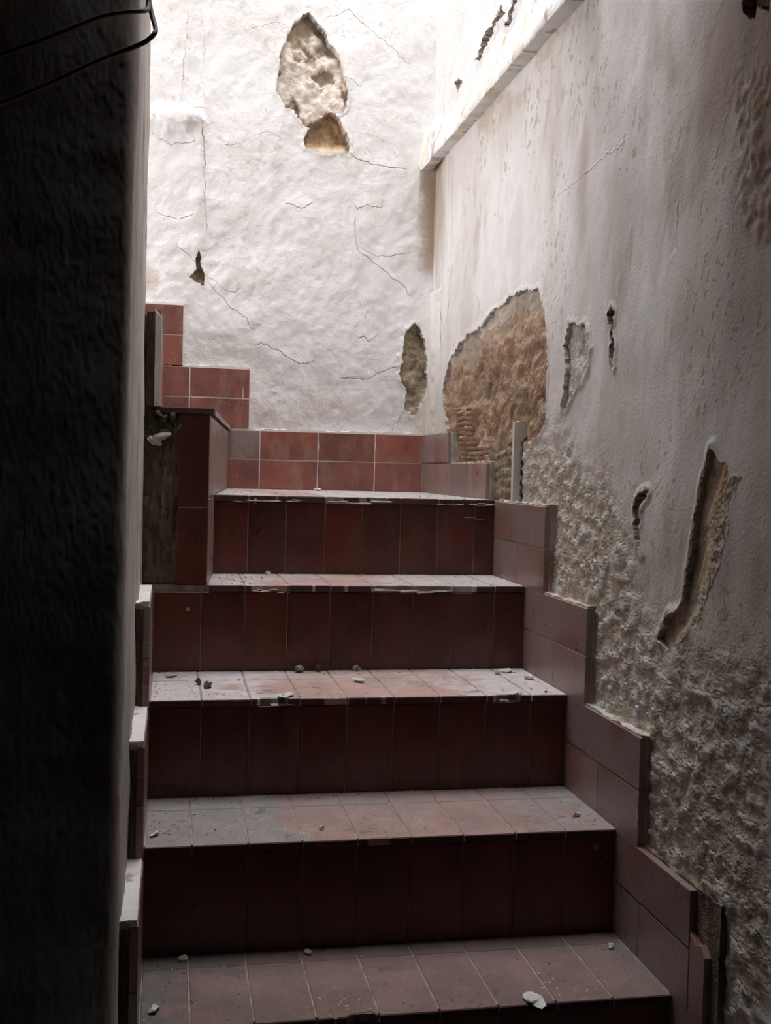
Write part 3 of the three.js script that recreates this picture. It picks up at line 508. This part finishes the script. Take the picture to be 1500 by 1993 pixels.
for (let k = -1; k <= 5; k++) {
  const y = level(k), zf = ZF[k], zb = ZF[k + 1], x0 = k >= 4 ? 0.082 : XL, xr0 = k === 5 ? 0.100 : XL;
  const core = box(PIER - 0.005, WALL_R + 0.008, y - RISE - 0.05, y - 0.0013, -(zb + 0.008), -(zf + 0.0028));
  const step = steps[k] = part('step', core, groutMat, stair);
  { const p = step.geometry.attributes.position, uv = step.geometry.attributes.uv; for (let i = 0; i < p.count; i++) uv.setXY(i, (p.getX(i) + p.getZ(i)) / 0.5, (p.getY(i) + p.getZ(i)) / 0.5); }
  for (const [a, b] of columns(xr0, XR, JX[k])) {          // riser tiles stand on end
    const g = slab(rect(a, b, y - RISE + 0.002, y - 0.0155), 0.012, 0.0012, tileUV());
    const m = part('riser_tile', g, pickFrom(shadedTileMats), step); m.position.z = -zf + rr(-0.0006, 0.0006);
  }
  const run = zb - zf, rows = []; let d = -0.009;
  while (d < run - 0.005) { const e = Math.min(d + 0.2, run); rows.push([d + JOINT / 2, e - JOINT / 2]); d = e; if (run - d < 0.012) break; }
  rows[rows.length - 1][1] = run;
  rows.forEach(([d0, d1], row) => columns(x0, XR, JX[k]).forEach(([a, b], i) => {
    const br = row === 0 && BREAK[k]?.[i], uv = (x, dd) => [x + 0.1, (Math.max(0, k) + clamp((dd + 0.012) / (k === 5 ? 0.9 : 0.32), 0.01, 0.97)) / BANDS];
    const g = slab(br ? broken(a, b, d0, d1, br[0], br[1], br[2]) : rect(a, b, d0, d1), 0.0135, 0.0016, uv);
    const m = part('tread_tile', g, treadMat, step); m.rotation.x = -Math.PI / 2; m.position.set(0, y + rr(-0.0002, 0.0006), -zf);
  }));
}
// chips of mortar showing under the broken nosings
for (const [k, x, w] of [[5, 0.17, 0.02], [5, 0.215, 0.03], [5, 0.30, 0.02], [5, 0.40, 0.025], [5, 0.445, 0.03], [5, 0.51, 0.02], [5, 0.655, 0.025], [5, 0.70, 0.015], [5, 0.765, 0.022], [4, 0.195, 0.014], [4, 0.222, 0.017], [4, 0.465, 0.03], [4, 0.52, 0.03], [4, 0.575, 0.028], [4, 0.618, 0.014], [3, 0.225, 0.026], [3, 0.684, 0.022], [1, 0.353, 0.026]])
  part('mortar_chip', lump(w, rr(0.0018, 0.003), 0.006, 3, 1.1).translate(x, level(k) - rr(0.010, 0.014), -ZF[k] - 0.001), chipMat, steps[k]);

for (const [k, x, y, w, h] of [[5, 0.762, 1.283, 0.020, 0.0016], [5, 0.735, 1.288, 0.010, 0.0012], [5, 0.20, 1.318, 0.004, 0.006], [2, 0.765, 0.728, 0.006, 0.006], [2, 0.770, 0.700, 0.014, 0.0014], [4, 0.04, 1.09, 0.003, 0.003]])
  part('plaster_smear', lump(w, h, 0.0016, 3, 0.9).translate(x, y, -ZF[k] + 0.0008), chipMat, steps[k]);

// the upper flight, climbing to the left behind the pier: step 6 shows its riser and its patched end, step 7 only its end
const A6 = [0.079, 2.443], B6 = [0.173, 3.545];
{
  const y6 = 1.527, ang = Math.atan2(B6[1] - A6[1], B6[0] - A6[0]), len = Math.hypot(B6[0] - A6[0], B6[1] - A6[1]);
  const sh = new THREE.Shape([[-0.30, -2.458], [A6[0] - 0.003, -2.458], [B6[0] - 0.003, -3.54], [-0.30, -3.54]].map(([x, z]) => new THREE.Vector2(x, z)));
  const core = new THREE.ExtrudeGeometry(sh, { depth: y6 - 0.0135 - 1.10, bevelEnabled: false }).rotateX(Math.PI / 2); core.translate(0, y6 - 0.0135, 0);
  { const p = core.attributes.position; for (let i = 0; i < p.count; i++) p.setZ(i, p.getZ(i)); }
  const step = part('step', core, mortarMat, stair);
  const place = (m) => { m.position.set(A6[0], 0, -A6[1]); m.rotation.y = Math.PI / 2 - (Math.PI / 2 - ang); };
  const cuts = [0, 0.17, 0.27, 0.365, 0.46, 0.555, 0.65, 0.745, 0.84, 0.935, 1.03, len];
  for (let i = 0; i + 1 < cuts.length; i++) {
    const low = cuts[i] < 0.26 ? level(4) + 0.002 : level(5) + 0.002;
    for (const [b, t] of low < level(5) ? [[low, level(5) - 0.004], [level(5), y6 - 0.0145]] : [[low, y6 - 0.0145]]) place(part('riser_tile', slab(rect(cuts[i] + 0.001, cuts[i + 1] - 0.001, b, t), 0.012, 0.0012, tileUV()), pickFrom(sheenDustMats), step));
  }
  // end of the block towards the stair: a column of tiles, the rest fallen away to the bed
  for (const [x0, x1, b, t] of [[0.0125, 0.0785, 1.1435, 1.312], [0.0125, 0.0785, 1.315, y6 - 0.0145]]) part('end_tile', slab(rect(x0, x1, b, t), 0.012, 0.0012, tileUV()), pickFrom(shadedTileMats), step).position.z = -2.443;
  const treadSlab = slab([[-0.035, 0.0], [A6[0] + 0.008, -0.008], [B6[0] + 0.008, 1.09], [-0.035, 1.09]], 0.0135, 0.0016, (x, z) => [x + 0.1, (6 + clamp((z + 0.012) * 0.25, 0.004, 0.9)) / BANDS]);
  const tm = part('tread_tile', treadSlab, treadMat, step); tm.rotation.x = -Math.PI / 2; tm.position.set(0, y6, -2.443);
  const bed = new THREE.PlaneGeometry(0.075, 0.37, 36, 150), p = bed.attributes.position;
  for (let i = 0; i < p.count; i++) {
    const x = p.getX(i), y = p.getY(i), top = smooth(0.10, 0.15, y);
    p.setZ(i, 0.006 * fbm(x * 60, y * 14, 4) + 0.004 * fbm(x * 120 + 7, y * 60, 3) + top * (0.012 * fbm(x * 70 + 3, y * 70, 4) - 0.004));
  }
  bed.computeVertexNormals(); { const uv = bed.attributes.uv; for (let i = 0; i < p.count; i++) uv.setXY(i, p.getX(i) / 0.25, p.getY(i) / 0.25); }
  part('mortar_bed', bed.translate(-0.022, 1.333, -2.450), oldMortarMat, step).userData.label = 'brown mortar bed bared by fallen tiles';
  for (const [x, y, w, h, a] of [[-0.026, 1.462, 0.020, 0.007, 0.35], [-0.036, 1.452, 0.017, 0.007, -0.5], [-0.020, 1.500, 0.009, 0.006, 0.9], [0.000, 1.508, 0.008, 0.009, 0.2], [0.014, 1.482, 0.008, 0.004, 0.7], [-0.03, 1.512, 0.01, 0.005, -0.6]]) {
    const m = part('mortar_chip', lump(w, h, 0.008, 2, 0.5), oldMortarMat, step); m.position.set(x, y, -2.443); m.rotation.z = a; if (w > 0.015) m.material = flakeMat;
  }
  const y7 = level(7) + 0.020;
  const s7 = part('step', box(-0.30, -0.040, 1.45, y7 - 0.012, -3.54, -2.455), oldMortarMat, stair);
  const rt = slab(rect(0, 1.10, y6, y7), 0.012, 0.0012, tileUV()), m7 = part('riser_tile', rt, tileMats[2], s7); m7.position.set(-0.027, 0, -2.443); m7.rotation.y = Math.PI / 2 + 0.004;
  part('mortar_bed', box(-0.0575, -0.0405, y6 + 0.001, y7 - 0.004, -2.458, -2.446), oldMortarMat, s7);
  const jamb = part('plaster_edge', slab([[-0.0405, y6], [-0.0265, y6], [-0.0255, y7 - 0.016], [-0.033, y7 - 0.006], [-0.0405, y7 + 0.002]], 0.01, 0.0015, uvMortar), flakeMat, s7); jamb.position.z = -2.4405;
  structure('floor_landing', box(FAR_LEFT, -0.17, y7 - 0.01, level(8), -3.55, -2.455), mortarMat);
  structure('floor_landing_base', box(FAR_LEFT, -0.302, 0, y7 - 0.012, -3.55, -2.455), mortarMat);
}

// ---------------------------------------------------------------- tiled skirtings
const skirtR = structureGroup('baseboard_right'), skirtL = structureGroup('baseboard_left'), skirtB = structureGroup('baseboard_back');
const FRONT_R = { '-1': 1.06, 0: 1.30, 1: 1.580, 2: 1.782, 3: 2.050, 4: 2.315, 5: 2.56 };
function sideTiles(parent, rotY, x, y0, y1, zs, rows) {    // tiles in the plane x = const between the depths zs
  for (const [b, t] of rows) for (let i = 0; i + 1 < zs.length; i++) {
    const m = part('skirting_tile', slab(rect(0, zs[i + 1] - zs[i] - JOINT * 0.7, b, t), 0.0115, 0.0012, tileUV()), i === 0 && zs.length === 3 && rnd() < 0.7 ? redMat : pickFrom(sheenDustMats), parent);
    m.rotation.y = rotY; m.position.set(x + rr(-0.0005, 0.0005), 0, rotY < 0 ? -zs[i + 1] + JOINT * 0.35 : -zs[i] - JOINT * 0.35);
  }
}
function ragged(x0, x1, y0, y1, z0, z1) {   // a bed of mortar with a crumbling top
  const g = new THREE.BoxGeometry(x1 - x0, y1 - y0, z1 - z0, 3, 4, 60).translate((x0 + x1) / 2, (y0 + y1) / 2, (z0 + z1) / 2), p = g.attributes.position, uv = g.attributes.uv;
  for (let i = 0; i < p.count; i++) {
    const x = p.getX(i), y = p.getY(i), z = p.getZ(i);
    if (y > y1 - 0.002) p.setY(i, y + 0.006 * fbm(z * 45 + y0 * 9, x * 70, 4) + 0.0025);
    if (Math.abs(x - x0) < 0.001 && y > y1 - 0.004) p.setX(i, x + 0.006 * Math.max(0, fbm(z * 50 + 4, y0 * 7, 3)));
    uv.setXY(i, (x + z) / 0.5, (y + x) / 0.5);
  }
  g.computeVertexNormals(); return g;
}
for (let k = -1; k <= 4; k++) {
  const y = level(k), f = FRONT_R[k], b = ZF[k + 1] + 0.002, mid = y + RISE / 2;
  const bottom = y - 0.006, back = FRONT_R[k + 1] + 0.01;
  part('mortar_bed', ragged(XR + (k === 1 ? 0.011 : 0.0024), WALL_R + 0.012, bottom, y + RISE - 0.002, -Math.max(b, back), -(f + (k === 1 ? -0.075 : 0.002))), k === 1 ? oldMortarMat : mortarMat, skirtR);
  const lower = [f, f + 0.19, Math.max(b, back)], up = [f, Math.max(b, back)];
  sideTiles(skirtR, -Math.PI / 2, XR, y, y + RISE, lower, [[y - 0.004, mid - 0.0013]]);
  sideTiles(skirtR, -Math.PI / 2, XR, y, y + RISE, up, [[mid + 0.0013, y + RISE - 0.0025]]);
}
{ // lowest skirting: its front tile is broken off half-way
  const g = slab([[0, 0.566], [0.048, 0.566], [0.050, 0.676], [0.036, 0.690], [0.02, 0.684], [0, 0.697]], 0.0115, 0.0012, tileUV()), m = part('skirting_tile', g, pickFrom(sheenDustMats), skirtR);
  m.rotation.y = -Math.PI / 2; m.position.set(XR, 0, -1.579);
  // the landing: two courses against the corner, then only the bed with the print of the lost tiles
  const y = level(5);
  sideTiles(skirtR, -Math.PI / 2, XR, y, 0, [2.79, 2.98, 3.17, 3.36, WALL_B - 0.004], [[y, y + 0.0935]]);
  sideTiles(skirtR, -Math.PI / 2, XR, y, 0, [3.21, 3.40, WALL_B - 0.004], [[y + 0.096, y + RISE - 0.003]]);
  part('mortar_bed', ragged(XR + 0.011, WALL_R + 0.03, y - 0.01, y + 0.095, -WALL_B, -2.785), mortarMat, skirtR); part('mortar_bed', ragged(XR + 0.011, WALL_R + 0.03, y + 0.09, y + RISE - 0.004, -WALL_B, -3.205), mortarMat, skirtR);
  const bed = new THREE.PlaneGeometry(0.65, 0.30, 150, 90), p = bed.attributes.position;
  for (let i = 0; i < p.count; i++) {
    const a = p.getX(i), b = p.getY(i), rib = Math.abs(Math.sin(b * Math.PI / 0.026 + 1.5 * noise(a * 12, b * 9))), gap = smooth(0.12, 0.35, Math.abs(Math.sin(a * Math.PI / 0.09)));
    const keep = smooth(0.0, 0.04, 0.045 - b - 0.30 * Math.max(0, -a + 0.20) + 0.04 * noise(a * 18, b * 18));
    p.setZ(i, keep * (0.0035 * smooth(0.25, 0.7, rib) * gap + 0.004 * fbm(a * 45, b * 45, 3)) - 0.022 * (1 - keep));
  }
  const uv = bed.attributes.uv; for (let i = 0; i < p.count; i++) uv.setXY(i, p.getX(i) / 0.4, p.getY(i) / 0.4);
  bed.computeVertexNormals(); const m2 = part('ribbed_mortar', bed, new THREE.MeshStandardMaterial({ map: mortarTex, color: new THREE.Color(0.62, 0.56, 0.48), roughness: 0.95, bumpMap: grit, bumpScale: 0.002 }), skirtR); m2.rotation.y = -Math.PI / 2; m2.position.set(0.826, y + 0.135, -2.885); m2.userData.label = 'grey mortar ribbed by the backs of lost tiles';
  part('plaster_edge', ragged(0.806, WALL_R + 0.02, y - 0.008, y + 0.19, -2.588, -2.572), flakeMat, skirtR).userData.label = 'upright white edge of plaster';
}
for (let k = -1; k <= 3; k++) {            // left: seen from its end
  const y = level(k), f = ZF[k] - 0.085, b = ZF[k + 1] - 0.083;
  part('mortar_bed', ragged(PIER - 0.012, XL - 0.0115, y - 0.01, y + RISE, -(b + 0.02), -(f + 0.003)), mortarMat, skirtL);
  part('plaster_fillet', ragged(PIER - 0.012, XL - 0.002, y + RISE - 0.003, y + RISE + 0.004, -(b + 0.0), -(f + 0.004)), flakeMat, skirtL);
  part('mortar_bed', box(PIER - 0.012, XL - 0.012, y, y + RISE - 0.006, -(f + 0.02), -(f)), oldMortarMat, skirtL);
  sideTiles(skirtL, Math.PI / 2, XL, y, 0, [f, f + 0.19, b + 0.02], [[y - 0.004, y + RISE / 2 - 0.001], [y + RISE / 2 + 0.001, y + RISE - 0.002]]);
}
function backTiles(y0, y1, cuts, skip) {
  for (let i = 0; i + 1 < cuts.length; i++) for (const [b, t] of [[y0 + 0.001, (y0 + y1) / 2 - 0.0015], [(y0 + y1) / 2 + 0.0015, y1 - 0.003]]) {
    const m = part('skirting_tile', slab(rect(cuts[i] + 0.0017, cuts[i + 1] - 0.0017, b, t), 0.0115, 0.0012, tileUV()), i === 0 && t > (y0 + y1) / 2 + 0.01 && cuts.length > 4 ? sheenDustMats[1] : pick(), skirtB); m.position.z = -3.538 + rr(-0.0006, 0.0006);
  }
  const g = ragged(0, 0.022, y0 - 0.01, y1 + 0.001, 0, cuts[cuts.length - 1] - cuts[0]); g.rotateY(Math.PI / 2); g.translate(cuts[0], 0, -3.5402);
  part('plaster_fillet', g, flakeMat, skirtB);
}
backTiles(level(5), level(6) - 0.002, [0.165, 0.272, 0.457, 0.642, 0.800]);
backTiles(level(6), level(7), [-0.036, 0.050, 0.237]);
backTiles(level(7), level(8), [-0.16, 0.028]);

for (const [x, y, h] of [[0.457, 1.43, 0.024], [0.4575, 1.475, 0.014], [0.642, 1.475, 0.016], [0.215, 1.63, 0.017]]) part('plaster_drip', lump(0.0022, h, 0.0018, 3, 0.6).translate(x, y, -3.5372), flakeMat, skirtB);

// ---------------------------------------------------------------- cables slung round the pier
function cable(pts, r, label) {
  const g = new THREE.TubeGeometry(new THREE.CatmullRomCurve3(pts.map((p) => new THREE.Vector3(...p))), 90, r, 8);
  const m = part(numbered('cable'), g, new THREE.MeshStandardMaterial({ color: new THREE.Color(0.13, 0.085, 0.065), roughness: 0.55 }), scene);
  return tag(m, label, 'cable', 'old cables slung round the corner of the dark wall');
}
cable([[-0.60, 1.70, -1.50], [-0.42, 1.775, -1.52], [-0.231, 1.871, -1.555], [-0.166, 1.906, -1.56], [-0.100, 1.943, -1.56], [-0.043, 1.972, -1.56], [-0.033, 1.985, -1.565], [-0.032, 1.997, -1.58], [-0.036, 2.017, -1.60], [-0.042, 2.047, -1.62], [-0.046, 2.10, -1.64], [-0.045, 2.459, -1.66]], 0.0034, 'thin brown cable looping loosely round the wall corner, the lower of two');
cable([[-0.60, 1.74, -1.50], [-0.42, 1.835, -1.52], [-0.232, 1.933, -1.555], [-0.147, 1.976, -1.56], [-0.101, 1.999, -1.56], [-0.064, 2.011, -1.565], [-0.046, 2.020, -1.58], [-0.043, 2.035, -1.60], [-0.047, 2.10, -1.625], [-0.049, 2.459, -1.64]], 0.0032, 'dark cable drawn tight across the wall corner above the looser one');

// ---------------------------------------------------------------- fallen plaster
function flake(k, x, z, w, label, mat = flakeMat, h = 0.004, name = 'plaster_flake', cat = 'flake') {
  const g = lump(w, h, w * rr(0.5, 0.8), 2, 0.7); g.computeBoundingBox();
  const m = part(numbered(name), g, mat, scene); m.position.set(x, level(k) - g.boundingBox.min.y - 0.0006, -z); m.rotation.y = rr(0, 6);
  return tag(m, label, cat, 'fallen bits of plaster on the treads');
}
flake(3, 0.748, 2.395, 0.017, 'large white plaster flake at the right back of the third tread');
flake(3, 0.722, 2.372, 0.008, 'small white flake just left of the large one on the third tread');
flake(3, 0.772, 2.315, 0.011, 'pale flake by the right skirting of the third tread');
flake(3, 0.394, 2.301, 0.013, 'lone cream flake in the middle of the third tread');
flake(3, 0.004, 2.383, 0.014, 'white curled flake at the left end of the third tread');
flake(3, 0.223, 2.156, 0.016, 'white sliver on the broken front edge of the third tread', flakeMat, 0.003);
flake(3, 0.690, 2.150, 0.015, 'pale chip on the front edge of the third tread, right side', flakeMat, 0.003);
flake(3, 0.060, 2.300, 0.006, 'dark crumb at the left of the third tread', dirtMat, 0.005, 'rubble_piece', 'rubble');
flake(3, 0.079, 2.260, 0.008, 'dark lump in front of the other crumb, left of the third tread', dirtMat, 0.006, 'rubble_piece', 'rubble');
flake(3, 0.284, 2.425, 0.011, 'grey lump against the riser, left of centre on the third tread', mortarMat, 0.006, 'rubble_piece', 'rubble');
flake(3, 0.324, 2.430, 0.008, 'dark knob of rubble beside the grey lump on the third tread', dirtMat, 0.008, 'rubble_piece', 'rubble');
flake(3, 0.410, 2.430, 0.008, 'small lump at the foot of the riser, middle of the third tread', mortarMat, 0.006, 'rubble_piece', 'rubble');
flake(2, -0.020, 1.932, 0.010, 'white flake at the front left corner of the second tread');
flake(2, 0.752, 1.950, 0.007, 'bright speck near the right end of the second tread');
flake(2, 0.270, 1.931, 0.005, 'bright speck at the front centre of the second tread');
flake(1, 0.570, 1.634, 0.019, 'pinkish flake lying on the front edge of the lowest tread');
flake(1, 0.242, 1.858, 0.007, 'pale lump against the riser of the lowest tread');
flake(1, 0.031, 1.860, 0.007, 'grey lump at the back left of the lowest tread');
flake(1, -0.014, 1.690, 0.009, 'white flake near the left skirting of the lowest tread');
flake(1, 0.772, 1.811, 0.008, 'white flake at the back right corner of the lowest tread');
flake(4, 0.231, 2.690, 0.006, 'small white lump at the back of the fourth tread');
flake(5, 0.445, 3.45, 0.012, 'white lump by the back skirting of the landing');
{
  const crumbs = (name, mat, n, label, big) => {
    const g = lump(1, 0.6, 0.8, 0, 0.5), im = new THREE.InstancedMesh(g, mat, n), M = new THREE.Matrix4(), q = new THREE.Quaternion(), e = new THREE.Euler();
    for (let i = 0; i < n; i++) {
      const k = 1 + Math.floor(rnd() * 5), end = rnd(), x0 = k >= 4 ? 0.11 : XL + 0.006, x = end < 0.36 ? x0 + 0.16 * rnd() * rnd() * 2 * 0.7 : end < 0.6 ? XR - 0.01 - 0.24 * rnd() * rnd() : rr(x0, XR - 0.01);
      const d = end > 0.75 ? ZF[k + 1] - 0.004 - 0.02 * rnd() * rnd() : ZF[k] + (ZF[k + 1] - ZF[k]) * rr(0.02, 0.95), s = big * (0.5 + 1.6 * rnd() * rnd() * rnd());
      e.set(0, rnd() * 6, 0); q.setFromEuler(e); M.compose(new THREE.Vector3(x, level(k) + s * 0.35, -d), q, new THREE.Vector3(s, s, s)); im.setMatrixAt(i, M);
    }
    im.name = name; im.castShadow = im.receiveShadow = true; im.userData.kind = 'stuff'; scene.add(im); tag(im, label, 'debris');
  };
  crumbs('plaster_crumbs', flakeMat, 420, 'tiny pale plaster crumbs scattered over the treads', 0.0022);
  crumbs('dirt_crumbs', dirtMat, 260, 'tiny dark crumbs of dirt scattered over the treads', 0.0022);
}

renderer.render(scene, camera);
